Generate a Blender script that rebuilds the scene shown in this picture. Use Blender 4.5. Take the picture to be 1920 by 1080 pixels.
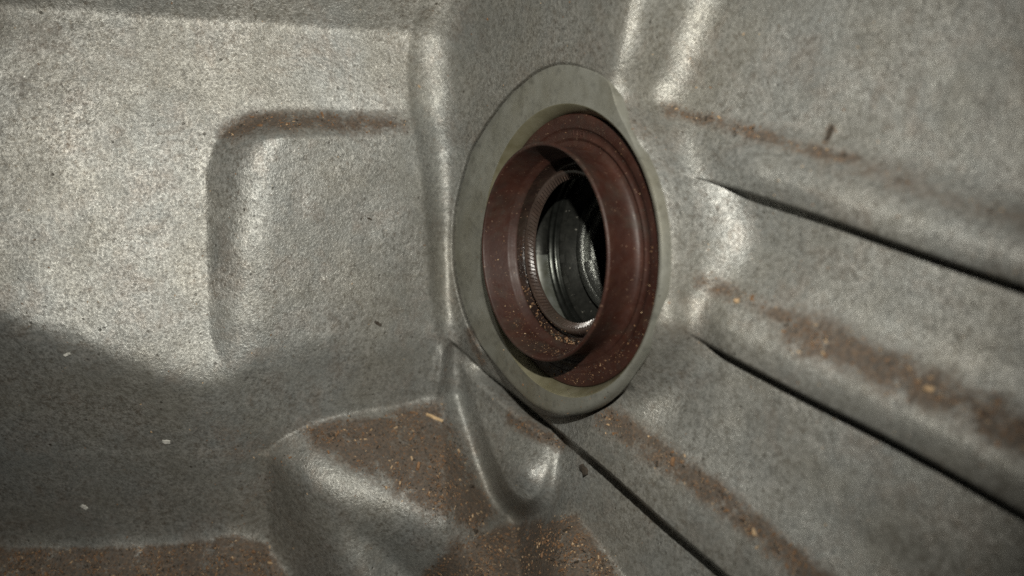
import bpy, math, random
import numpy as np
from mathutils import Vector, Matrix

for o in list(bpy.data.objects):
    bpy.data.objects.remove(o, do_unlink=True)
sc = bpy.context.scene
COL = sc.collection
MM = 0.001
F = 1805.0                      # focal length in image pixels; u, v throughout are image pixel coordinates
CX, CY = 960.0, 540.0
Z0 = 191.0                      # mm from the viewing point to the seal bore
rng = np.random.default_rng(7)
random.seed(7)

# ------------------------------------------------------------------ camera
cam = bpy.data.cameras.new('camera')
cam_o = bpy.data.objects.new('camera', cam)
COL.objects.link(cam_o)
cam_o.location = (0, 0, 0)
cam_o.rotation_euler = (math.pi / 2, 0, 0)
cam.sensor_width = 36.0
cam.lens = 36.0 * F / 1920.0
cam.clip_start = 0.005
cam.clip_end = 5.0
cam.dof.use_dof = True
cam.dof.focus_distance = 0.196
cam.dof.aperture_fstop = 9.5
sc.camera = cam_o

# ------------------------------------------------------------------ light: the phone's lamp just above and right of the lens
w = bpy.data.worlds.new('World')
sc.world = w
w.use_nodes = True
w.node_tree.nodes['Background'].inputs[0].default_value = (0.55, 0.6, 0.6, 1)
w.node_tree.nodes['Background'].inputs[1].default_value = 0.009

lamp = bpy.data.lights.new('flash_lamp', 'SPOT')
lamp.energy = 2.25
lamp.color = (1.0, 0.965, 0.872)
lamp.shadow_soft_size = 0.0022
lamp.spot_size = math.radians(77)
lamp.spot_blend = 1.0
lamp_o = bpy.data.objects.new('flash_lamp', lamp)
COL.objects.link(lamp_o)
lamp_o.location = (0.006, -0.004, 0.049)
_d = Vector((-0.012, 0.2, 0.010)) - Vector(lamp_o.location)
lamp_o.rotation_euler = _d.to_track_quat('-Z', 'Y').to_euler()

sc.view_settings.view_transform = 'Standard'
sc.view_settings.look = 'None'
sc.view_settings.gamma = 1.0
sc.view_settings.use_curve_mapping = False
sc.view_settings.exposure = 0.0
sc.render.engine = 'CYCLES'
sc.cycles.use_denoising = False

# ------------------------------------------------------------------ materials
def newmat(name):
    m = bpy.data.materials.new(name)
    m.use_nodes = True
    nt = m.node_tree
    b = nt.nodes['Principled BSDF']
    tc = nt.nodes.new('ShaderNodeTexCoord')
    return m, nt, b, tc.outputs['Object']

def noise(nt, vec, scale, detail=3, rough=0.6, dist=0.0):
    n = nt.nodes.new('ShaderNodeTexNoise')
    n.inputs['Scale'].default_value = scale
    n.inputs['Detail'].default_value = detail
    n.inputs['Roughness'].default_value = rough
    n.inputs['Distortion'].default_value = dist
    nt.links.new(vec, n.inputs['Vector'])
    return n.outputs['Fac']

def ramp(nt, fac, stops):
    r = nt.nodes.new('ShaderNodeValToRGB')
    el = r.color_ramp.elements
    while len(el) < len(stops):
        el.new(0.5)
    for e, (p, c) in zip(el, stops):
        e.position = p
        e.color = c if len(c) == 4 else (*c, 1)
    nt.links.new(fac, r.inputs['Fac'])
    return r.outputs['Color']

def mixc(nt, fac, a, b, mode='MIX'):
    m = nt.nodes.new('ShaderNodeMix')
    m.data_type = 'RGBA'
    m.blend_type = mode
    for s, v in ((m.inputs[0], fac), (m.inputs[6], a), (m.inputs[7], b)):
        if hasattr(v, 'node'):
            nt.links.new(v, s)
        elif isinstance(v, (int, float)):
            s.default_value = v
        else:
            s.default_value = (*v, 1)
    return m.outputs[2]

def math_(nt, op, a, b=0.0, clamp=False):
    m = nt.nodes.new('ShaderNodeMath')
    m.operation = op
    m.use_clamp = clamp
    for s, v in ((m.inputs[0], a), (m.inputs[1], b)):
        if hasattr(v, 'node'):
            nt.links.new(v, s)
        else:
            s.default_value = v
    return m.outputs[0]

def bump(nt, height, dist, strength=1.0, normal=None):
    b = nt.nodes.new('ShaderNodeBump')
    b.inputs['Strength'].default_value = strength
    b.inputs['Distance'].default_value = dist
    nt.links.new(height, b.inputs['Height'])
    if normal is not None:
        nt.links.new(normal, b.inputs['Normal'])
    return b.outputs['Normal']

def L(nt, a, b):
    nt.links.new(a, b)

G = lambda v: (v, v, v)
AXW = (math.sin(math.radians(-56.5)) * math.cos(math.radians(3)), -math.cos(math.radians(-56.5)) * math.cos(math.radians(3)), -math.sin(math.radians(3)))

def cast_material():
    m, nt, b, co = newmat('cast_aluminium')
    at = nt.nodes.new('ShaderNodeAttribute'); at.attribute_name = 'dust'
    dust = at.outputs['Fac']
    n_big = noise(nt, co, 45, 4, 0.6)
    n_mid = noise(nt, co, 380, 5, 0.7)
    n_fine = noise(nt, co, 1900, 4, 0.7)
    n_grain = noise(nt, co, 5200, 2, 0.6)
    base = ramp(nt, n_mid, [(0.3, (0.170, 0.164, 0.141)), (0.7, (0.268, 0.263, 0.234))])
    base = mixc(nt, ramp(nt, n_big, [(0.4, G(0.0)), (0.62, G(0.7))]), base, (0.225, 0.240, 0.236))
    # tea-brown mottling
    base = mixc(nt, ramp(nt, noise(nt, co, 90, 6, 0.75, 0.3), [(0.5, G(0.0)), (0.74, G(0.6))]), base, (0.19, 0.145, 0.108))
    # worn bright flecks over duller skin
    cl = noise(nt, co, 1000, 5, 0.8)
    cm = ramp(nt, noise(nt, co, 55, 4, 0.6), [(0.38, G(0.35)), (0.62, G(1.0))])
    cfac = math_(nt, 'MULTIPLY', ramp(nt, cl, [(0.44, G(0.0)), (0.60, G(1.0))]), cm)
    base = mixc(nt, cfac, base, mixc(nt, 0.34, base, (0.60, 0.585, 0.55)))
    dfac = math_(nt, 'MULTIPLY', ramp(nt, cl, [(0.36, G(1.0)), (0.47, G(0.0))]), cm)
    base = mixc(nt, dfac, base, mixc(nt, 0.6, base, (0.12, 0.095, 0.072)))
    speck = ramp(nt, n_fine, [(0.34, G(0.5)), (0.5, G(0.97)), (0.66, G(1.25))])
    amt = ramp(nt, noise(nt, co, 130, 3, 0.6), [(0.35, G(0.45)), (0.65, G(1.0))])
    base = mixc(nt, amt, base, mixc(nt, 1.0, base, speck, 'MULTIPLY'))
    # casting pits and oxide freckles
    vo = nt.nodes.new('ShaderNodeTexVoronoi'); vo.inputs['Scale'].default_value = 420
    L(nt, co, vo.inputs['Vector'])
    pit = ramp(nt, vo.outputs['Distance'], [(0.07, G(1)), (0.16, G(0))])
    pit = math_(nt, 'MULTIPLY', pit, ramp(nt, noise(nt, co, 210, 3), [(0.52, G(0)), (0.62, G(1))]))
    fr = ramp(nt, noise(nt, co, 800, 3, 0.6), [(0.66, G(0)), (0.74, G(1))])
    base = mixc(nt, math_(nt, 'MULTIPLY', fr, 0.5), base, (0.10, 0.072, 0.046))
    base = mixc(nt, math_(nt, 'MULTIPLY', pit, 0.75), base, (0.045, 0.038, 0.028))
    # settled brown dust
    pn = ramp(nt, noise(nt, co, 170, 5, 0.75, 0.5), [(0.34, G(0.5)), (0.6, G(1.2))])
    dust = math_(nt, 'MULTIPLY', dust, pn)
    brk = math_(nt, 'ADD', math_(nt, 'MULTIPLY', n_mid, 0.9), math_(nt, 'MULTIPLY', noise(nt, co, 1500, 4, 0.8), 1.1))
    dm = math_(nt, 'SUBTRACT', math_(nt, 'ADD', math_(nt, 'MULTIPLY', dust, 1.45), brk), 1.36)
    dm = math_(nt, 'MULTIPLY', dm, 1.3, True)
    dm = math_(nt, 'MULTIPLY', dm, 0.82)
    dm = math_(nt, 'MULTIPLY', dm, math_(nt, 'MULTIPLY', dust, 3.0, True))
    dcol = ramp(nt, noise(nt, co, 1300, 3, 0.7), [(0.3, (0.026, 0.018, 0.012)), (0.55, (0.070, 0.043, 0.025)), (0.78, (0.17, 0.098, 0.048))])
    base = mixc(nt, dm, base, dcol)
    L(nt, base, b.inputs['Base Color'])
    inv = math_(nt, 'SUBTRACT', 1.0, dm)
    L(nt, math_(nt, 'MULTIPLY', inv, 0.46), b.inputs['Metallic'])
    L(nt, math_(nt, 'MULTIPLY', inv, 0.12), b.inputs['Coat Weight'])
    b.inputs['Coat Roughness'].default_value = 0.26
    b.inputs['Coat IOR'].default_value = 1.9
    rg = ramp(nt, n_fine, [(0.4, G(0.54)), (0.62, G(0.35))])
    rg = mixc(nt, dm, rg, G(0.9))
    L(nt, rg, b.inputs['Roughness'])
    lev = ramp(nt, noise(nt, co, 70, 4, 0.65), [(0.36, G(0.75)), (0.6, G(1.1))])
    ht = math_(nt, 'SUBTRACT', math_(nt, 'MULTIPLY', n_fine, lev), math_(nt, 'MULTIPLY', pit, 0.6))
    nn = bump(nt, n_mid, 0.00006, 0.2)
    nn = bump(nt, ht, 0.00020, 0.85, nn)
    nn = bump(nt, n_grain, 0.00004, 0.5, nn)
    L(nt, nn, b.inputs['Normal'])
    L(nt, nn, b.inputs['Coat Normal'])
    return m

def machined_material():
    m, nt, b, co = newmat('machined_aluminium')
    n1 = noise(nt, co, 130, 4, 0.6)
    n2 = noise(nt, co, 1200, 3, 0.6)
    base = ramp(nt, n1, [(0.3, (0.225, 0.224, 0.190)), (0.7, (0.31, 0.314, 0.282))])
    sp = ramp(nt, noise(nt, co, 700, 2, 0.5), [(0.68, G(0)), (0.76, G(1))])
    base = mixc(nt, math_(nt, 'MULTIPLY', sp, 0.5), base, (0.12, 0.10, 0.06))
    oil = ramp(nt, noise(nt, co, 34, 5, 0.65, 0.3), [(0.45, G(0)), (0.68, G(0.6))])
    base = mixc(nt, oil, base, (0.15, 0.132, 0.085))
    sc_ = ramp(nt, noise(nt, co, 420, 5, 0.75), [(0.34, G(0.7)), (0.5, G(1.0))])
    base = mixc(nt, 1.0, base, sc_, 'MULTIPLY')
    L(nt, base, b.inputs['Base Color'])
    b.inputs['Metallic'].default_value = 0.45
    L(nt, ramp(nt, n2, [(0.3, G(0.52)), (0.7, G(0.42))]), b.inputs['Roughness'])
    # turned rings about the seal axis
    vm = nt.nodes.new('ShaderNodeVectorMath'); vm.operation = 'CROSS_PRODUCT'
    L(nt, co, vm.inputs[0]); vm.inputs[1].default_value = AXW
    vl = nt.nodes.new('ShaderNodeVectorMath'); vl.operation = 'LENGTH'
    L(nt, vm.outputs[0], vl.inputs[0])
    wv = math_(nt, 'SINE', math_(nt, 'MULTIPLY', vl.outputs['Value'], 14000.0))
    nn = bump(nt, wv, 0.000006, 0.35)
    L(nt, bump(nt, n2, 0.00004, 0.4, nn), b.inputs['Normal'])
    return m

def bore_material():
    m, nt, b, co = newmat('oiled_bore')
    n1 = noise(nt, co, 200, 4, 0.6)
    L(nt, ramp(nt, n1, [(0.3, (0.16, 0.145, 0.085)), (0.7, (0.27, 0.255, 0.18))]), b.inputs['Base Color'])
    b.inputs['Metallic'].default_value = 0.5
    b.inputs['Roughness'].default_value = 0.42
    L(nt, bump(nt, noise(nt, co, 1500, 3), 0.00005, 0.5), b.inputs['Normal'])
    return m

def rubber_material(name, c0, c1, rough, spec_dust=0.35, bumpd=0.00006):
    m, nt, b, co = newmat(name)
    n1 = noise(nt, co, 160, 4, 0.65)
    base = ramp(nt, n1, [(0.3, c0), (0.7, c1)])
    # soot and grease stains
    st = ramp(nt, noise(nt, co, 95, 4, 0.7, 0.4), [(0.5, G(0)), (0.68, G(1))])
    base = mixc(nt, math_(nt, 'MULTIPLY', st, 0.7), base, (0.03, 0.024, 0.018))
    # pale grit
    du = ramp(nt, noise(nt, co, 260, 6, 0.8), [(0.5, G(0)), (0.78, G(0.4))])
    base = mixc(nt, du, base, (0.070, 0.038, 0.023))
    gr = ramp(nt, noise(nt, co, 1700, 2, 0.5), [(0.68, G(0)), (0.75, G(1))])
    base = mixc(nt, math_(nt, 'MULTIPLY', gr, spec_dust), base, (0.36, 0.24, 0.16))
    L(nt, base, b.inputs['Base Color'])
    L(nt, ramp(nt, noise(nt, co, 500, 3), [(0.3, G(rough)), (0.7, G(min(1, rough + 0.2)))]), b.inputs['Roughness'])
    L(nt, bump(nt, noise(nt, co, 1800, 3), bumpd, 0.6), b.inputs['Normal'])
    return m

def metal_material(name, c0, c1, metallic, rough, scale=900, bd=0.00006, speck=0.0):
    m, nt, b, co = newmat(name)
    n1 = noise(nt, co, scale, 3, 0.65)
    base = ramp(nt, n1, [(0.3, c0), (0.7, c1)])
    if speck:
        gr = ramp(nt, noise(nt, co, 1100, 2, 0.5), [(0.70, G(0)), (0.75, G(1))])
        base = mixc(nt, math_(nt, 'MULTIPLY', gr, speck), base, (0.6, 0.58, 0.5))
    L(nt, base, b.inputs['Base Color'])
    b.inputs['Metallic'].default_value = metallic
    b.inputs['Roughness'].default_value = rough
    L(nt, bump(nt, n1, bd, 0.6), b.inputs['Normal'])
    return m

def grain_material(name, c0, c1):
    m, nt, b, co = newmat(name)
    L(nt, ramp(nt, noise(nt, co, 700, 2), [(0.3, c0), (0.7, c1)]), b.inputs['Base Color'])
    b.inputs['Roughness'].default_value = 0.8
    L(nt, bump(nt, noise(nt, co, 4000, 2), 0.00005, 0.5), b.inputs['Normal'])
    return m

M = dict(
    cast=cast_material(), machined=machined_material(), bore=bore_material(),
    rubber=rubber_material('brown_rubber', (0.022, 0.0070, 0.0043), (0.043, 0.0142, 0.0085), 0.46),
    lip=rubber_material('oily_lip_rubber', (0.028, 0.018, 0.014), (0.068, 0.050, 0.042), 0.2, 0.3, 0.00012),
    gap=rubber_material('oil_soaked_rubber', (0.012, 0.008, 0.007), (0.03, 0.018, 0.014), 0.18, 0.5, 0.0002),
    steel=metal_material('oiled_steel', (0.035, 0.038, 0.034), (0.085, 0.09, 0.082), 0.9, 0.25, 500, 0.00003),
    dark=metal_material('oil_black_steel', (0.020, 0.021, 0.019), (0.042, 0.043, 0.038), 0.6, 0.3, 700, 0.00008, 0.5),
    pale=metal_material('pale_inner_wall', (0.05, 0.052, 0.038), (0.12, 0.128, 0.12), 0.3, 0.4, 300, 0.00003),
    rough=metal_material('rough_forged_steel', (0.10, 0.105, 0.095), (0.30, 0.31, 0.29), 0.9, 0.35, 2200, 0.0004),
    wood=grain_material('pale_wood', (0.42, 0.28, 0.14), (0.62, 0.46, 0.28)),
    rust=grain_material('orange_brown_grit', (0.095, 0.053, 0.027), (0.24, 0.132, 0.064)),
    tan=grain_material('tan_grit', (0.30, 0.20, 0.11), (0.50, 0.36, 0.22)),
    soot=grain_material('dark_grit', (0.020, 0.016, 0.012), (0.05, 0.038, 0.026)),
    white=grain_material('pale_grit', (0.34, 0.34, 0.31), (0.55, 0.54, 0.50)),
)

# ------------------------------------------------------------------ object helpers
def link(name, me, parent=None, mat=None):
    o = bpy.data.objects.new(name, me)
    COL.objects.link(o)
    if parent is not None:
        o.parent = parent
    if mat is not None and me is not None:
        me.materials.append(mat)
    return o

def tag(o, label, cat, group=None, kind=None):
    o['label'] = label
    o['category'] = cat
    if group: o['group'] = group
    if kind: o['kind'] = kind
    return o

def mesh(name, verts, faces, smooth=True):
    me = bpy.data.meshes.new(name)
    me.from_pydata([tuple(v) for v in verts], [], faces)
    me.update()
    if smooth:
        me.polygons.foreach_set('use_smooth', [True] * len(me.polygons))
    return me

# ------------------------------------------------------------------ geometry frame (mm): x right, y up, z away from the viewing point
def world(p):
    p = np.asarray(p, float)
    return np.stack([p[..., 0], p[..., 2], p[..., 1]], -1) * MM

def ray(u, v):
    u = np.asarray(u, float); v = np.asarray(v, float)
    return np.stack([(u - CX) / F, (CY - v) / F, np.ones_like(u)], -1)

def nrm(az, el):
    a, e = math.radians(az), math.radians(el)
    return np.array([math.sin(a) * math.cos(e), math.sin(e), -math.cos(a) * math.cos(e)])

AX = nrm(-56.5, -3.0)                       # seal axis, pointing out of the bore
O = ray(1050, 472) * Z0                     # centre of the bore at the machined face
WR = np.cross(np.array([0, 1.0, 0]), AX); WR /= np.linalg.norm(WR)
if WR[0] < 0: WR = -WR
UP = np.cross(AX, WR)
if UP[1] < 0: UP = -UP

def seal_pt(a, b, h):
    a, b, h = np.broadcast_arrays(np.asarray(a, float), b, h)
    return O + a[..., None] * WR + b[..., None] * UP + h[..., None] * AX

def hit(u, v, h=0.0):
    """where the line of sight (u, v) meets the plane h above the machined face: (a, b)"""
    r = ray(u, v)
    p0 = O + AX * h
    t = (p0 @ AX) / (r @ AX)
    p = r * t[..., None] - p0
    return p @ WR, p @ UP

K = 190.0 ** 2
def plane(u, v, z, az, el):
    n = nrm(az, el); p0 = ray(u, v) * z; d = n @ p0
    return lambda U, V: K * (ray(U, V) @ n) / d

def plane_p(p0, n):
    d = n @ p0
    return lambda U, V: K * (ray(U, V) @ n) / d

def smax(a, b, k):
    h = np.clip(0.5 + 0.5 * (a - b) / k, 0, 1)
    return b + (a - b) * h + k * h * (1 - h)

def smin(a, b, k):
    return -smax(-a, -b, k)

def sstep(x, e0, e1):
    t = np.clip((x - e0) / (e1 - e0), 0, 1)
    return t * t * (3 - 2 * t)

def splus(x, wd):
    return wd * np.logaddexp(0, x / wd)

def pl(x, pts):
    xs, ys = zip(*pts)
    # smooth-ish interpolation of a traced line
    return np.interp(x, xs, ys)

def spl(x, pts, sm=18):
    """traced line, gently rounded"""
    xs = np.arange(-400, 2500, 6.0)
    ys = np.interp(xs, *zip(*pts))
    k = np.exp(-0.5 * (np.arange(-40, 41) * 6.0 / sm) ** 2); k /= k.sum()
    yp = np.convolve(np.pad(ys, 40, mode='edge'), k, mode='valid')
    return np.interp(x, xs, yp)

# outline of the machined face of the seal boss
OUT = [(1048,120),(1075,122),(1100,129),(1125,139),(1144,151),(1148,168),(1151,190),(1163,218),(1180,250),(1196,290),(1215,340),(1229,410),(1235,480),(1232,545),(1221,600),
       (1203,647),(1170,710),(1140,745),(1113,766),(1080,778),(1040,782),(993,762),(947,715),(897,647),(870,580),(854,510),(852,460),(855,400),(862,360),(883,285),(915,232),(952,182),(1000,140),(1024,127)]
def resample(pts, n):
    p = np.array(pts + [pts[0]], float)
    s = np.r_[0, np.cumsum(np.hypot(*np.diff(p, axis=0).T))]
    t = np.linspace(0, s[-1], n, endpoint=False)
    q = np.stack([np.interp(t, s, p[:, i]) for i in (0, 1)], -1)
    for _ in range(6):
        q = 0.5 * q + 0.25 * (np.roll(q, 1, 0) + np.roll(q, -1, 0))
    return q
OUTP = resample(OUT, 200)

def sd_poly(U, V, P):
    """signed distance (negative inside), image pixels"""
    d = np.full(U.shape, 1e9); ins = np.zeros(U.shape, bool)
    n = len(P)
    for i in range(n):
        x0, y0 = P[i]; x1, y1 = P[(i + 1) % n]
        ex, ey = x1 - x0, y1 - y0
        wx, wy = U - x0, V - y0
        t = np.clip((wx * ex + wy * ey) / (ex * ex + ey * ey + 1e-9), 0, 1)
        d = np.minimum(d, (wx - t * ex) ** 2 + (wy - t * ey) ** 2)
        c = (y0 <= V) != (y1 <= V)
        if c.any():
            xi = x0 + (V - y0) / (y1 - y0 + 1e-12) * ex
            ins ^= c & (U < xi)
    d = np.sqrt(d)
    return np.where(ins, -d, d)

LINE3 = [(-400,632),(835,632),(870,660),(905,692),(960,735),(1000,770),(1040,802),(1140,884),(1250,982),(1370,1084),(1470,1170),(2400,1990)]
RIBS = [  # upper line, lower line, start fade, height
    dict(t=[(1180,180),(1240,198),(1330,226),(1450,262),(1600,303),(1750,348),(1920,400),(2200,485)],
         b=[(1180,300),(1365,349),(1450,376),(1560,412),(1700,462),(1820,503),(1920,535),(2200,640)], f=(1230, 1430), h=(6.8, 9.8)),
    dict(t=[(1240,505),(1300,515),(1400,545),(1550,610),(1700,672),(1920,775),(2200,905)],
         b=[(1240,600),(1300,630),(1380,674),(1500,737),(1650,812),(1780,882),(1920,962),(2200,1120)], f=(1250, 1370), h=(7.2, 9.8)),
    dict(t=[(900,640),(1060,745),(1130,778),(1200,805),(1330,885),(1450,965),(1560,1045),(1700,1150),(2300,1600)],
         b=LINE3, f=(1040, 1230), h=(2.0, 5.0)),
]

def casting(U, V):
    mm = 0.112
    # side wall with its raised block
    HW = plane(390, 400, 198, 20, 2)(U, V)
    HW = HW + 0.5 * splus((spl(U, [(-400,-30),(0,12),(400,40),(760,64),(900,75)]) - V) * mm, 0.5)
    HB = plane(470, 450, 196.0, 32, -5)(U, V)
    le = spl(V, [(-400,520),(200,520),(225,455),(260,410),(320,392),(620,398),(700,425),(760,440),(1400,440)], 14)
    m = sstep(U, le - 8, le + 125) ** 0.68 * sstep(V, 203, 262)
    H = HW + (HB - HW) * m
    reg = np.where(m > 0.5, 1, 0)
    # lower convex edge
    e = spl(U, [(-400,430),(-130,545),(0,598),(200,668),(380,728),(440,715),(500,660),(650,645),(850,632)], 26)
    g = 0.66 - 0.38 * sstep(U, 320, 640)
    H = H - g * splus((V - e) * mm, 1.4)
    reg = np.where(V > e, np.where(U < 470, 2, 3), reg)
    # edge towards the corner
    us = spl(V, [(-400,800),(0,787),(60,772),(120,764),(200,768),(260,782),(320,792),(420,802),(550,808),(640,824),(700,834),(1500,842)], 14)
    gs = np.interp(V, [0, 180, 280, 450, 620, 660], [0.5, 0.65, 1.2, 1.4, 1.2, 0.9])
    H = H - gs * splus((U - us) * mm, 0.22)
    # lower ledges
    lA = spl(U, [(-400,845),(500,846),(535,818),(580,795),(640,778),(740,762),(800,746),(860,738),(1500,738)], 8)
    lB = spl(U, [(-400,845),(500,848),(560,892),(640,940),(740,975),(850,1010),(900,1060),(960,1150),(1500,1700)], 14)
    H = H + (1.08 * splus((V - lA) * mm, 0.32) - (1.08 + 0.92 * sstep(U, 470, 760)) * splus((V - lB) * mm, 0.32 + 3.9 * sstep(U, 450, 680)))
    reg = np.where((V > lA) & (V < lB) & (U > 500), 4, reg)
    # a second, lower swell below the ledge, and its dark groove
    lC = spl(U, [(-400,900),(600,962),(680,1008),(760,1072),(900,1180),(1500,1600)], 8)
    H = H + 1.3 * splus((V - lC) * mm, 0.9) * sstep(U, 560, 740)
    # bottom ledge
    lD = spl(U, [(-400,1028),(0,1024),(300,1016),(430,1000),(490,1008),(540,1070),(580,1200),(1000,1600)], 10)
    H = H + 1.15 * splus((V - lD) * mm, 1.7)
    reg = np.where(V > lD, 5, reg)
    regUp, Hup = reg, H
    # wall that carries the boss
    pt = hit(np.array(1050.0), np.array(128.0))
    P1 = plane_p(seal_pt(pt[0], pt[1], 0.55), nrm(-55.0, -3.2))(U, V)
    P1 = P1 - 10.0 * sstep(V, 600, 775)
    ur = spl(V, [(-400,1225),(0,1190),(100,1170),(160,1152),(195,1150),(215,1163),(250,1186),(350,1226),(430,1240),(500,1246),(600,1240),(700,1215),(800,1190),(900,1180),(1400,1150)], 10)
    P1 = P1 - np.interp(V, [560, 700], [2.15, 1.5]) * splus((U - ur) * 0.097, 1.3)
    P0 = P1
    HR = plane(1300, 300, 176, -43, 2)(U, V)
    HR = HR - 1.6 * splus((spl(V, [(-400,1240),(560,1240),(680,1190),(760,1130),(850,1080),(1000,1040),(1500,1000)], 30) - U) * 0.097, 0.8)
    HR = HR - 4.0 * np.exp(-((U - 1390) / 130) ** 2 - ((V - 440) / 80) ** 2)
    HR = HR - 4.0 * np.exp(-((U - 1225) / 80) ** 2 - ((V - 710) / 70) ** 2)
    # floor behind the third rib
    PF = smax(P0, HR, 4.0) - 6.5 * sstep(U, 835, 960)
    regL = np.where((PF > H) & (U > 840), 6, reg)
    Ha = np.where(U > 835, smax(H, PF, 3.0 * sstep(U, 835, 900) + 0.01), H)
    # dusty ledge at the foot of the nose
    ld = spl(U, [(-400,1600),(780,1200),(860,1040),(910,990),(960,975),(1040,955),(1080,965),(1140,1040),(1200,1120),(1500,1500)], 10)
    Ha = Ha + 0.8 * splus((V - ld) * mm, 0.4)
    regL = np.where(V > ld, 7, regL)
    # tongue running down from the corner to a rounded nose
    TP = resample([(838,640),(843,690),(856,750),(885,835),(912,900),(935,945),(975,974),(1020,964),(1047,930),(1058,880),(1066,832),(1040,802),(960,735),(905,692),(870,660)], 60)
    st = np.full(U.shape, 200.0)
    bt = (U > 760) & (U < 1160) & (V > 560) & (V < 1060)
    st[bt] = sd_poly(U[bt], V[bt], TP)
    HT = 155.5 + 0.073 * (U - 845) + 0.027 * (V - 670)
    HT = HT + 3.8 * np.exp(-((U - 984) / 42) ** 2 - ((V - 886) / 48) ** 2)
    wl = (V - spl(U, LINE3, 8)) * 0.75
    HT = HT + 2.2 * np.exp(-(wl / 30) ** 2) * (1 - sstep(U, 1000, 1060))
    mt = sstep(-st, -18, 34)
    Ha = Ha + (HT - Ha) * mt
    Ha = Ha + 1.4 * np.exp(-((U - np.interp(V, [640, 745], [838, 816])) / 11) ** 2) * sstep(V, 625, 665) * (1 - sstep(V, 725, 775))
    regL = np.where(st < -6, 8, regL)
    # boss body
    ang = np.arctan2(V - 455, (U - 1048) * 1.7)
    PB = plane_p(O, AX)(U, V) - 1.7 * (0.22 + 1.0 * np.exp(-((ang - 1.7) / 0.75) ** 2))
    sd = np.full(U.shape, 400.0)
    bx = (U > 780) & (U < 1420) & (V > 40) & (V < 900)
    sd[bx] = sd_poly(U[bx], V[bx], OUTP)
    ang = np.arctan2(V - 455, (U - 1048) * 1.7)
    gb = np.interp(np.abs(ang - 0.15), [0.0, 0.7, 1.2, 3.2], [2.0, 2.6, 12.0, 12.0])
    HBo = PB - gb * splus((sd + 2) * 0.097, 0.12)
    inner = sd < -2
    Pm = np.minimum(P1, PB)
    P1 = Pm + (P1 - Pm) * sstep(sd, -1.0, 6.0)
    # end wall with ribs
    reg2 = np.full(U.shape, 9)
    k3 = None
    for i, r in enumerate(RIBS):
        T = spl(U, r['t'], 30); B = spl(U, r['b'], 20)
        s = (V - T) / np.maximum(B - T, 10)
        f = sstep(U, *r['f'])
        ht = np.interp(U, [1300, 1920], r['h']) * f
        prof = np.where(s < 0.66, sstep(s, -0.45, 0.70), 0.996 - 0.16 * np.clip((s - 0.66) / 0.34, 0, 1) ** 2)
        edge = 1 - sstep(V - B, -2.5, 2.5)
        if i < 2:
            HR = HR + ht * np.clip(prof, 0, 1) * edge
        else:
            HR = HR + ht * np.clip(prof, 0, 1)
        reg2 = np.where((s > 0.02) & (V < B) & (f > 0.15), 10 + i, reg2)
    Hr = smax(P1, HR, np.interp(V, [300, 370, 520, 600, 740], [8.0, 10.0, 10.0, 6.0, 8.0]))
    reg2 = np.where(P1 > HR, 13, reg2)
    reg2 = np.where((HBo > Hr) | inner, 14, reg2)
    Hr = np.where(inner, HBo, smax(Hr, HBo, 1.2))
    reg2 = np.where((reg2 == 14) & (sd > 90), 9, reg2)
    l3 = spl(U, LINE3, 8)
    up = 1 - sstep(V - l3, -2.5, 2.5)
    Hc = smax(Hup, Hr, np.interp(V, [200, 450], [17.0, 7.0]))
    Hc = np.where(inner, HBo, Hc)
    regU = np.where(Hr > Hup, reg2, regUp)
    Hf = Ha + (Hc - Ha) * up
    regF = np.where(V < l3, regU, regL)
    return Hf, regF, sd

STEP = 2.0
gu = np.arange(-270, 2171, STEP); gv = np.arange(-170, 1251, STEP)
U, V = np.meshgrid(gu, gv)
H, REG, SD = casting(U, V)

# gentle unevenness of the casting
def vnoise(U, V, cell, seed):
    r = np.random.default_rng(seed)
    nx, ny = int((U.max() - U.min()) / cell) + 3, int((V.max() - V.min()) / cell) + 3
    g = r.normal(size=(ny, nx))
    x = (U - U.min()) / cell; y = (V - V.min()) / cell
    i, j = x.astype(int), y.astype(int); fx, fy = x - i, y - j
    fx = fx * fx * (3 - 2 * fx); fy = fy * fy * (3 - 2 * fy)
    return (g[j, i] * (1 - fx) + g[j, i + 1] * fx) * (1 - fy) + (g[j + 1, i] * (1 - fx) + g[j + 1, i + 1] * fx) * fy
und = np.interp(U, [1300, 1600], [0.14, 0.09]) * vnoise(U, V, 80, 1) + 0.03 * vnoise(U, V, 26, 2) + 0.008 * vnoise(U, V, 9, 3)
und = np.where(SD < 3, -np.abs(und) * 0.2, und)
H = H + und
Z = K / H
PTS = ray(U, V) * Z[..., None]

def casting_point(u, v):
    i = int(round((v - gv[0]) / STEP)); j = int(round((u - gu[0]) / STEP))
    i = min(max(i, 1), len(gv) - 2); j = min(max(j, 1), len(gu) - 2)
    p = PTS[i, j]
    n = np.cross(PTS[i, j + 1] - PTS[i, j - 1], PTS[i + 1, j] - PTS[i - 1, j])
    n /= np.linalg.norm(n)
    if n @ p > 0: n = -n
    return p, n

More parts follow.
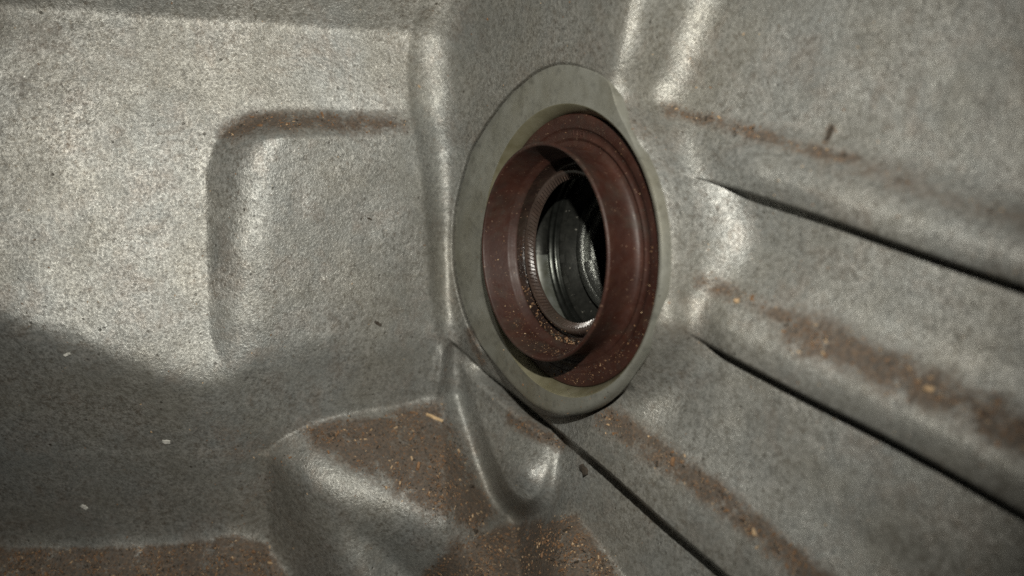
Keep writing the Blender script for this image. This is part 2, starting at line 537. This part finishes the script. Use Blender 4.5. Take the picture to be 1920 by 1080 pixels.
# settled dust: strips and patches with their own outline
def strip(U, V, pts, width, amp):
    d = np.full(U.shape, 1e9)
    for (x0, y0), (x1, y1) in zip(pts[:-1], pts[1:]):
        ex, ey = x1 - x0, y1 - y0
        t = np.clip(((U - x0) * ex + (V - y0) * ey) / (ex * ex + ey * ey), 0, 1)
        d = np.minimum(d, np.hypot(U - x0 - t * ex, V - y0 - t * ey))
    return amp * np.exp(-0.5 * (d / width) ** 2)
def patch(U, V, poly, soft, amp):
    sd = sd_poly(U, V, np.array(poly, float))
    return amp * (1 - sstep(sd, -soft, soft))
DUST = np.zeros(U.shape)
for a in [
    strip(U, V, [(430,250),(480,228),(600,228),(755,236)], 17, 0.75),
    strip(U, V, [(1245,205),(1330,225),(1450,262),(1600,300)], 13, 0.75),
    strip(U, V, [(1600,310),(1750,365),(1920,410)], 18, 0.45),
    strip(U, V, [(1320,530),(1400,560),(1500,610)], 16, 0.7),
    strip(U, V, [(1500,620),(1620,670),(1760,735),(1920,815),(2000,850)], 34, 0.85),
    strip(U, V, [(1140,785),(1190,820),(1280,880),(1380,960),(1500,1060),(1560,1110)], 20, 0.95),
    strip(U, V, [(1560,240),(1548,268)], 7, 0.7),
    patch(U, V, [(560,800),(700,775),(820,750),(850,800),(885,880),(930,960),(900,1005),(800,962),(700,898),(600,845)], 34, 0.92),  # ledge dust; lower margin stretched to darken the brightly lit ledge front
    patch(U, V, [(850,1010),(950,985),(1020,975),(1080,965),(1150,1060),(1180,1120),(760,1120)], 24, 1.0),
    patch(U, V, [(-300,1024),(100,1028),(330,1022),(440,1004),(500,1020),(540,1085),(560,1200),(-200,1200)], 14, 1.0),
    strip(U, V, [(960,785),(1010,812),(1045,830)], 14, 0.75),
    strip(U, V, [(880,620),(892,655),(905,680)], 7, 0.7),
    strip(U, V, [(0,40),(120,90),(60,160)], 45, 0.24),
    strip(U, V, [(420,820),(520,860),(460,960)], 40, 0.35),
    strip(U, V, [(1160,205),(1215,260)], 14, 0.4),
]:
    DUST = np.maximum(DUST, a)
DUST = np.clip(DUST + 0.10, 0, 1)

# ------------------------------------------------------------------ gearbox housing
housing = link('gearbox_housing', None)
housing.location = world(O)
tag(housing, 'grey cast aluminium gearbox housing with ribs and a round seal boss', 'gearbox housing')
HO = np.array(world(O))

nvU, nvV = len(gu), len(gv)
co = world(PTS).reshape(-1, 3) - HO
du = np.zeros_like(PTS); dv = np.zeros_like(PTS)
du[:, 1:-1] = PTS[:, 2:] - PTS[:, :-2]; du[:, 0] = PTS[:, 1] - PTS[:, 0]; du[:, -1] = PTS[:, -1] - PTS[:, -2]
dv[1:-1] = PTS[2:] - PTS[:-2]; dv[0] = PTS[1] - PTS[0]; dv[-1] = PTS[-1] - PTS[-2]
NN = np.cross(du, dv); NN /= np.linalg.norm(NN, axis=-1, keepdims=True)
NN = np.where((NN * PTS).sum(-1, keepdims=True) > 0, -NN, NN)
NNw = np.stack([NN[..., 0], NN[..., 2], NN[..., 1]], -1).reshape(-1, 3)

idx = np.arange(nvU * nvV).reshape(nvV, nvU)
quads = np.stack([idx[:-1, :-1], idx[1:, :-1], idx[1:, 1:], idx[:-1, 1:]], -1).reshape(-1, 4)
qreg = REG[:-1, :-1].reshape(-1)
aa, bb = hit(U, V)
RB = np.hypot(aa, bb)[:-1, :-1].reshape(-1)
keep = RB > 30.0
quads, qreg = quads[keep], qreg[keep]

PARTS = {0: ('side_wall', None), 1: ('raised_block', 'raised block with rounded corner and dusty upper edge'), 2: ('lower_wall', None), 3: ('lower_wall', None),
         4: ('ledge', 'sloping ledge covered in orange brown dust'), 5: ('ledge', None), 6: ('floor_web', None), 7: ('ledge', None), 8: ('nose', 'rounded tongue shaped nose below the boss'),
         9: ('end_wall', None), 10: ('rib', None), 11: ('rib', None), 12: ('rib', None), 13: ('corner_wall', None), 14: ('seal_boss', None)}
PART_OBJ = {}
for k, (nm, lab) in PARTS.items():
    q = quads[qreg == k]
    if len(q) == 0:
        continue
    ids, inv = np.unique(q, return_inverse=True)
    me = bpy.data.meshes.new(nm)
    me.vertices.add(len(ids)); me.vertices.foreach_set('co', co[ids].astype(np.float32).ravel())
    f = inv.reshape(-1, 4).astype(np.int32)
    me.loops.add(f.size); me.loops.foreach_set('vertex_index', f.ravel())
    me.polygons.add(len(f)); me.polygons.foreach_set('loop_start', np.arange(0, f.size, 4, dtype=np.int32))
    me.polygons.foreach_set('use_smooth', np.ones(len(f), bool))
    me.update(calc_edges=True)
    at = me.attributes.new('dust', 'FLOAT', 'POINT')
    at.data.foreach_set('value', DUST.reshape(-1)[ids].astype(np.float32))
    me.normals_split_custom_set_from_vertices(NNw[ids].astype(np.float32).tolist())
    o = link(nm, me, housing, M['cast'])
    if lab: o['label'] = lab
    PART_OBJ[k] = o

# machined face and bore, parts of the boss
def seal_local(a, b, h, origin=O):
    return world(seal_pt(a, b, h)) - np.array(world(origin))

oa, ob = hit(OUTP[:, 0], OUTP[:, 1])
NS = 200
th = np.arctan2(ob, oa)
ro = np.hypot(oa, ob)
od = np.argsort(th); th, ro = th[od], ro[od]
tt = np.linspace(-math.pi, math.pi, 240, endpoint=False)
rr = np.maximum(np.interp(tt, th, ro, period=2 * math.pi), 29.6)
def ringset(rows, origin=O, closed=True):
    """rows: list of (a array, b array, h array); skin them"""
    vs = []; n = len(rows[0][0])
    for a, b, h in rows:
        vs.append(seal_local(a, b, h, origin))
    vs = np.concatenate(vs)
    fs = []
    for i in range(len(rows) - 1):
        for j in range(n):
            j2 = (j + 1) % n
            fs.append((i * n + j, i * n + j2, (i + 1) * n + j2, (i + 1) * n + j))
    return vs, fs
def rrow(r, h):
    r = np.broadcast_to(np.asarray(r, float), tt.shape)
    return (r * np.cos(tt), r * np.sin(tt), np.broadcast_to(np.asarray(h, float), tt.shape) * 1.0)
RBORE = 28.7
bw = np.minimum(1.8, (rr - RBORE - 0.25) * 0.6) / 1.8
td = np.degrees(tt)
bv = 0.12 + 0.88 * sstep(td, -165, -130) * (1 - sstep(td, -60, -10))
bv = np.clip(bv, 0.12, 1.0)
bw = bw * bv
rows = [rrow(rr + 0.1, -2.2), rrow(rr + 0.05, -1.3 * bv), rrow(rr - 0.1 * bw, -0.75 * bv), rrow(rr - 0.45 * bw, -0.32 * bv), rrow(rr - 0.9 * bw, -0.1 * bv), rrow(rr - 1.3 * bw, -0.02 * bv), rrow(rr - 1.8 * bw, 0.0), rrow(rr - 1.8 * bw - 0.3 * (rr - 1.8 * bw - RBORE - 0.25), 0.0), rrow(RBORE + 0.25, 0.0)]
vs, fs = ringset(rows)
boss = PART_OBJ[14]
link('machined_face', mesh('machined_face', vs, fs), boss, M['machined'])['label'] = 'pale smooth machined ring around the seal'
vs, fs = ringset([rrow(RBORE + 0.25, 0.0), rrow(RBORE, -0.12), rrow(RBORE - 0.9, -1.8), rrow(RBORE - 1.5, -2.6), rrow(27.3, -3.2), rrow(27.2, -9.0)])
link('bore', mesh('bore', vs, fs), boss, M['bore'])

# ------------------------------------------------------------------ oil seal
seal = link('oil_seal', None)
seal.location = world(O)
tag(seal, 'dark brown rubber oil seal pressed into the round boss', 'oil seal')
def lathe(name, prof, parent, mat, n=192, origin=O):
    t = np.linspace(0, 2 * math.pi, n, endpoint=False)
    rws = [(r * np.cos(t), r * np.sin(t), np.full(n, float(h))) for r, h in prof]
    vs, fs = ringset(rws, origin)
    return link(name, mesh(name, vs, fs), parent, mat)
def arc(cx, cy, r, a0, a1, n=6):
    return [(cx + r * math.cos(math.radians(a)), cy + r * math.sin(math.radians(a))) for a in np.linspace(a0, a1, n)]
body = lathe('seal_body', [(27.15, -9.0), (27.15, -2.7)] + arc(26.7, -2.6, 0.45, 0, 90, 5) + [(24.5, -2.15), (24.3, -2.25), (24.2, -2.5), (22.9, -2.55), (22.7, -2.35), (22.4, -2.3), (22.2, -2.6), (21.6, -2.75)], seal, M['rubber'])
dust_lip = lathe('dust_lip', [(21.9, -2.7), (21.2, -2.6), (20.75, -2.2), (20.5, -1.2), (20.55, 0.5), (20.9, 2.6), (21.35, 4.3)] + arc(21.05, 4.75, 0.42, -10, 170, 8)
                 + [(20.35, 3.4), (19.9, 1.4), (19.5, -0.2), (19.35, -0.8), (19.05, -0.9), (18.98, -1.35), (18.75, -1.45), (18.6, -2.1)], seal, M['rubber'])
groove = lathe('lip_groove', [(18.6, -2.1), (18.4, -3.2), (18.0, -4.6), (17.2, -4.8), (16.7, -3.6)], seal, M['gap'])
main = lathe('sealing_lip', [(16.9, -4.2), (16.75, -3.2), (16.5, -2.7), (16.2, -2.5), (15.85, -2.5), (15.4, -2.75), (15.0, -3.2), (14.7, -3.7), (14.5, -4.1), (14.7, -4.4), (17.5, -5.2), (21.0, -8.9), (27.1, -9.0)], seal, M['lip'])
# fine slanted pumping ridges round the sealing lip
vs, fs = [], []
for i in range(110):
    a = 2 * math.pi * i / 110
    if not (0.35 * math.pi < a < 1.75 * math.pi):
        continue
    k = len(vs)
    for (r, h, da) in ((15.5, -2.66, 0.0), (14.6, -3.85, 0.055)):
        for s, lift in ((-0.012, -0.1), (0.0, 0.34), (0.012, -0.1)):
            rr_ = r - lift * 0.75; hh = h + lift * 0.6
            vs.append(seal_local(rr_ * math.cos(a + da + s), rr_ * math.sin(a + da + s), hh))
    fs += [(k, k + 1, k + 4, k + 3), (k + 1, k + 2, k + 5, k + 4), (k, k + 3, k + 4, k + 1)][:2]
rg = link('pumping_ridges', mesh('pumping_ridges', vs, fs, False), main, M['lip'])
rg['kind'] = 'stuff'
# moulded marks on the seal face
def stroke(name, a0, b0, a1, b1, wd, h):
    dx, dy = a1 - a0, b1 - b0; l = math.hypot(dx, dy); nx, ny = -dy / l * wd / 2, dx / l * wd / 2
    q = [(a0 + nx, b0 + ny), (a1 + nx, b1 + ny), (a1 - nx, b1 - ny), (a0 - nx, b0 - ny)]
    vs = [seal_local(a, b, h) for a, b in q] + [seal_local(a, b, h - 0.3) for a, b in q]
    return vs, [(0, 1, 2, 3), (0, 4, 5, 1), (1, 5, 6, 2), (2, 6, 7, 3), (3, 7, 4, 0)]
def marks(name, segs):
    vs, fs = [], []
    for s in segs:
        v, f = stroke(name, *s)
        k = len(vs); vs += v; fs += [tuple(i + k for i in q) for q in f]
    return link(name, mesh(name, vs, fs, False), body, M['rubber'])
def facepx(u, v):
    a, b = hit(np.array(float(u)), np.array(float(v)), -2.4)
    return float(a), float(b)
segs = []
a, b = facepx(1026, 254)
for k in range(3):
    t = math.radians(20 + 60 * k)
    segs.append((a - 0.75 * math.cos(t), b - 0.75 * math.sin(t), a + 0.75 * math.cos(t), b + 0.75 * math.sin(t), 0.16, -2.36))
marks('star_mark', segs)
segs = []
for u, v, kind in ((1075, 249, 'I'), (1082, 250, 'L'), (1088, 251, 'F'), (1094, 253, '1')):
    a, b = facepx(u, v)
    segs.append((a, b - 0.55, a, b + 0.55, 0.17, -2.3))
    if kind == 'L': segs.append((a, b - 0.5, a + 0.7, b - 0.5, 0.16, -2.31))
    if kind == 'F':
        segs.append((a, b + 0.5, a + 0.7, b + 0.5, 0.16, -2.31)); segs.append((a, b, a + 0.5, b, 0.16, -2.32))
    if kind == '1': segs.append((a, b + 0.5, a - 0.4, b + 0.25, 0.14, -2.32))
marks('moulded_lettering', segs)

# ------------------------------------------------------------------ inside: bearing and hub
bearing = link('roller_bearing', None)
bearing.location = world(O)
tag(bearing, 'oily dark roller bearing visible deep behind the brown seal', 'bearing')
def sector(name, prof, t0, t1, parent, mat, n=120):
    t = np.linspace(math.radians(t0), math.radians(t1), n)
    vs = np.concatenate([seal_local(r * np.cos(t), r * np.sin(t), np.full(n, float(h))) for r, h in prof])
    fs = [(i * n + j, i * n + j + 1, (i + 1) * n + j + 1, (i + 1) * n + j) for i in range(len(prof) - 1) for j in range(n - 1)]
    return link(name, mesh(name, vs, fs), parent, mat)
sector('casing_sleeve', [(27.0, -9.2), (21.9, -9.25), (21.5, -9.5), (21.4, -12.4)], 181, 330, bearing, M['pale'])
sector('dark_recess', [(27.0, -9.2), (24.5, -9.6), (23.8, -10.5), (23.5, -12.4), (21.3, -12.45)], -30, 181, bearing, M['dark'])  # dark, set-back sector completing the ring beside the pale sleeve
lathe('outer_race', [(21.45, -12.3), (20.9, -12.2), (20.6, -12.4), (20.45, -12.9), (20.1, -13.0), (19.7, -12.9), (19.55, -13.3), (19.2, -14.0)], bearing, M['steel'])
lathe('cage', [(19.2, -13.9), (18.9, -13.6), (18.5, -13.8), (17.6, -14.5), (16.5, -15.4), (15.2, -16.6)], bearing, M['dark'])
for i in range(24):
    a = 2 * math.pi * (i + 0.3) / 24
    vs = []
    for (r, h) in ((18.5, -13.75), (17.7, -14.4)):
        for q in (-0.05, 0.05):
            vs.append(seal_local(r * math.cos(a + q), r * math.sin(a + q), h + 0.18))
            vs.append(seal_local(r * math.cos(a + q), r * math.sin(a + q), h - 0.6))
    link('cage_bar', mesh('cage_bar', vs, [(0, 2, 6, 4), (0, 1, 3, 2), (4, 6, 7, 5), (0, 4, 5, 1), (2, 3, 7, 6)], False), bearing, M['dark'])
lathe('inner_race', [(15.2, -16.6), (14.9, -16.3), (14.5, -16.4), (14.3, -17.0)], bearing, M['dark'])
hub = link('gear_hub', None)
hub.location = world(O)
tag(hub, 'rough steel gear hub with a stepped ring at the bottom of the bore', 'gear hub')
lathe('hub_ring', [(14.4, -17.0), (14.2, -15.0), (14.0, -14.8), (12.0, -14.75), (11.9, -15.2), (11.85, -16.3)], hub, M['rough'])
sector('stepped_ring', [(11.85, -15.9), (11.3, -15.8), (9.7, -15.8), (9.5, -16.6), (9.4, -22.0)], 60, 192, hub, M['rough'])
sector('flat_ring', [(11.95, -14.8), (9.7, -14.9), (9.5, -15.4), (9.4, -22.0)], 192, 420, hub, M['rough'])
lathe('hub_floor', [(9.5, -21.0), (5.0, -21.3), (0.01, -21.4)], hub, M['dark'])

# ------------------------------------------------------------------ debris
def grain(p, n, ln, wd, ht, rot):
    """one irregular crumb lying on a surface at p with normal n (mm frame)"""
    n = n / np.linalg.norm(n)
    a = np.cross(n, [0.3, 0.9, 0.2]); a /= np.linalg.norm(a); b = np.cross(n, a)
    t = math.cos(rot) * a + math.sin(rot) * b; s = np.cross(n, t)
    j = lambda: random.uniform(0.65, 1.2)
    q = [-t * ln / 2 * j() - s * wd / 2 * j(), t * ln / 2 * j() - s * wd / 2 * j(), t * ln / 2 * j() + s * wd / 2 * j(), -t * ln / 2 * j() + s * wd / 2 * j()]
    lo = [p + v - n * ht * 0.3 for v in q]
    hi = [p + v * random.uniform(0.5, 0.9) + n * ht * j() for v in q]
    return lo + hi, [(4, 5, 6, 7), (0, 1, 5, 4), (1, 2, 6, 5), (2, 3, 7, 6), (3, 0, 4, 7), (3, 2, 1, 0)]
bins = {'rust': ([], []), 'tan': ([], []), 'soot': ([], [])}
def drop(which, p, n, ln, wd, ht):
    v, f = grain(np.asarray(p), np.asarray(n), ln, wd, ht, random.uniform(0, math.pi))
    V_, F_ = bins[which]; k = len(V_)
    V_ += v; F_ += [tuple(i + k for i in q) for q in f]
wt = np.clip(DUST - 0.32, 0, 1) ** 1.6
wt[(SD < 6)] = 0
wt = wt * (0.35 + 1.3 * sstep(vnoise(U, V, 34, 11), -0.6, 1.2)) * np.where((V > 740) & (U < 1180), 1.8, 1.0)
wt = wt.ravel() / wt.sum()
for c in rng.choice(wt.size, 24000, p=wt):
    i, j = divmod(int(c), nvU)
    p, n = casting_point(gu[j] + rng.uniform(-1, 1), gv[i])
    s = rng.lognormal(-2.0, 0.55)
    drop(rng.choice(['rust', 'tan', 'soot'], p=[0.56, 0.1, 0.34]), p, n, s * rng.uniform(1, 2.4), s * 0.8, s * 0.5)
for c in range(1500):                       # stray specks over the whole casting
    u, v = rng.uniform(-100, 2020), rng.uniform(-60, 1140)
    i = int(round((v - gv[0]) / STEP)); j = int(round((u - gu[0]) / STEP))
    if SD[i, j] < 6: continue
    p, n = casting_point(u, v)
    s = rng.lognormal(-1.9, 0.4)
    drop(rng.choice(['rust', 'tan', 'soot'], p=[0.3, 0.12, 0.58]), p, n, s * rng.uniform(1, 2), s * 0.8, s * 0.4)
def lathe_spot(prof, a, f):
    (r0, h0), (r1, h1) = prof
    r, h = r0 + (r1 - r0) * f, h0 + (h1 - h0) * f
    p = seal_pt(r * math.cos(a), r * math.sin(a), h)
    dr, dh = r1 - r0, h1 - h0
    nr, nh = -dh, dr
    if nh < 0: nr, nh = -nr, -nh
    n = WR * (nr * math.cos(a)) + UP * (nr * math.sin(a)) + AX * nh
    return p, n / np.linalg.norm(n)
for prof, cnt, spread, sz in ((((28.6, -0.6), (27.2, -3.1)), 170, 0.5, -1.7), (((26.6, -2.15), (24.4, -2.15)), 320, 1.2, -2.0), (((24.1, -2.5), (22.9, -2.5)), 160, 1.3, -2.1),
                              (((20.4, 3.4), (19.5, -0.4)), 420, 0.9, -2.0), (((18.6, -2.1), (18.1, -4.2)), 260, 0.6, -1.6), (((16.4, -2.55), (14.8, -3.5)), 220, 0.8, -2.0), (((33.5, 0.0), (29.5, 0.0)), 70, 0.7, -2.2)):
    for _ in range(cnt):
        a = rng.normal(-math.pi / 2 - 0.25, spread)
        p, n = lathe_spot(prof, a, rng.uniform(0, 1))
        s = rng.lognormal(sz, 0.4)
        drop(rng.choice(['rust', 'tan', 'soot'], p=[0.55, 0.07, 0.38]), p, n, 0.85 * s * rng.uniform(1, 2.2), s * 0.7, s * 0.5)
for k, nm, lab in (('rust', 'rust_crumbs', 'orange brown crumbs strewn over the dusty ledges and ribs'), ('tan', 'wood_crumbs', 'pale tan crumbs strewn over the dusty ledges and seal'), ('soot', 'soot_specks', 'tiny dark specks of grit scattered over the whole casting')):
    V_, F_ = bins[k]
    o = link(nm, mesh(nm, world(np.array(V_)), F_, False), None, M[k])
    tag(o, lab, 'debris', kind='stuff')

def chip(name, u, v, ln, wd, ht, rot, mat, label, cat, grp=None, on=None):
    p, n = casting_point(u, v)
    t = ray(u + math.cos(rot), v + math.sin(rot)) - ray(u, v)
    t = t - (t @ n) * n; t /= np.linalg.norm(t); s = np.cross(n, t)
    vs, fs = [], []
    N = 7
    for i in range(N):
        f = i / (N - 1) - 0.5
        wq = wd * (1 - 0.5 * abs(f) * 2 * random.uniform(0.4, 1)) / 2
        zz = ht * (0.25 + 0.25 * math.sin(i * 1.3)) 
        c = t * ln * f + s * random.uniform(-0.1, 0.1) * wd
        for q in (-s * wq, s * wq):
            vs.append(c + q + n * (zz - ht * 0.2))
        for q in (s * wq * 0.8, -s * wq * 0.8):
            vs.append(c + q + n * (zz + ht * random.uniform(0.7, 1.1)))
    for i in range(N - 1):
        k = 4 * i
        for j in range(4):
            fs.append((k + j, k + (j + 1) % 4, k + 4 + (j + 1) % 4, k + 4 + j))
    fs += [(0, 1, 2, 3), (4 * N - 1, 4 * N - 2, 4 * N - 3, 4 * N - 4)]
    vs = np.array(vs)
    o = link(name, mesh(name, np.stack([vs[:, 0], vs[:, 2], vs[:, 1]], -1) * MM, fs, False), None, M[mat])
    o.location = world(p)
    return tag(o, label, cat, grp)
chip('wood_chip', 815, 784, 4.2, 0.75, 0.35, 0.35, 'wood', 'pale splinter of wood lying on the brown dusty ledge', 'wood chip')
chip('white_fleck', 606, 522, 0.7, 0.6, 0.3, 1.2, 'white', 'tiny white fleck on the face of the raised block', 'fleck')
chip('white_fleck', 125, 664, 1.4, 0.6, 0.25, -0.4, 'white', 'small white fleck just below the sloping wall edge', 'fleck')
chip('white_fleck', 312, 828, 1.6, 1.2, 0.12, 0.2, 'white', 'largest white fleck, on the dark lower wall', 'fleck')
chip('white_fleck', 158, 951, 1.5, 1.1, 0.2, 0.9, 'white', 'white fleck low on the dark wall above the bottom ledge', 'fleck')
chip('tan_crumb', 1741, 732, 1.5, 1.0, 0.6, 0.3, 'tan', 'largest tan crumb on the dust above the middle rib', 'crumb')
chip('tan_crumb', 1383, 565, 1.0, 0.7, 0.5, 0.2, 'tan', 'tan crumb at the dusty start of the middle rib', 'crumb')
chip('brown_scrap', 1556, 250, 2.6, 1.0, 0.35, 1.9, 'soot', 'brown scrap of dirt upright on the wall above the top rib', 'scrap')
chip('soot_clump', 1097, 880, 2.4, 1.1, 0.8, 0.8, 'soot', 'dark fuzzy clump beside the black edge under the lowest rib', 'clump')
chip('soot_clump', 708, 606, 1.8, 0.8, 0.3, 0.5, 'soot', 'dark smudge of grit low on the raised block', 'clump')
chip('soot_clump', 692, 411, 1.0, 0.45, 0.3, 0.3, 'soot', 'dark sliver high on the face of the raised block', 'clump')
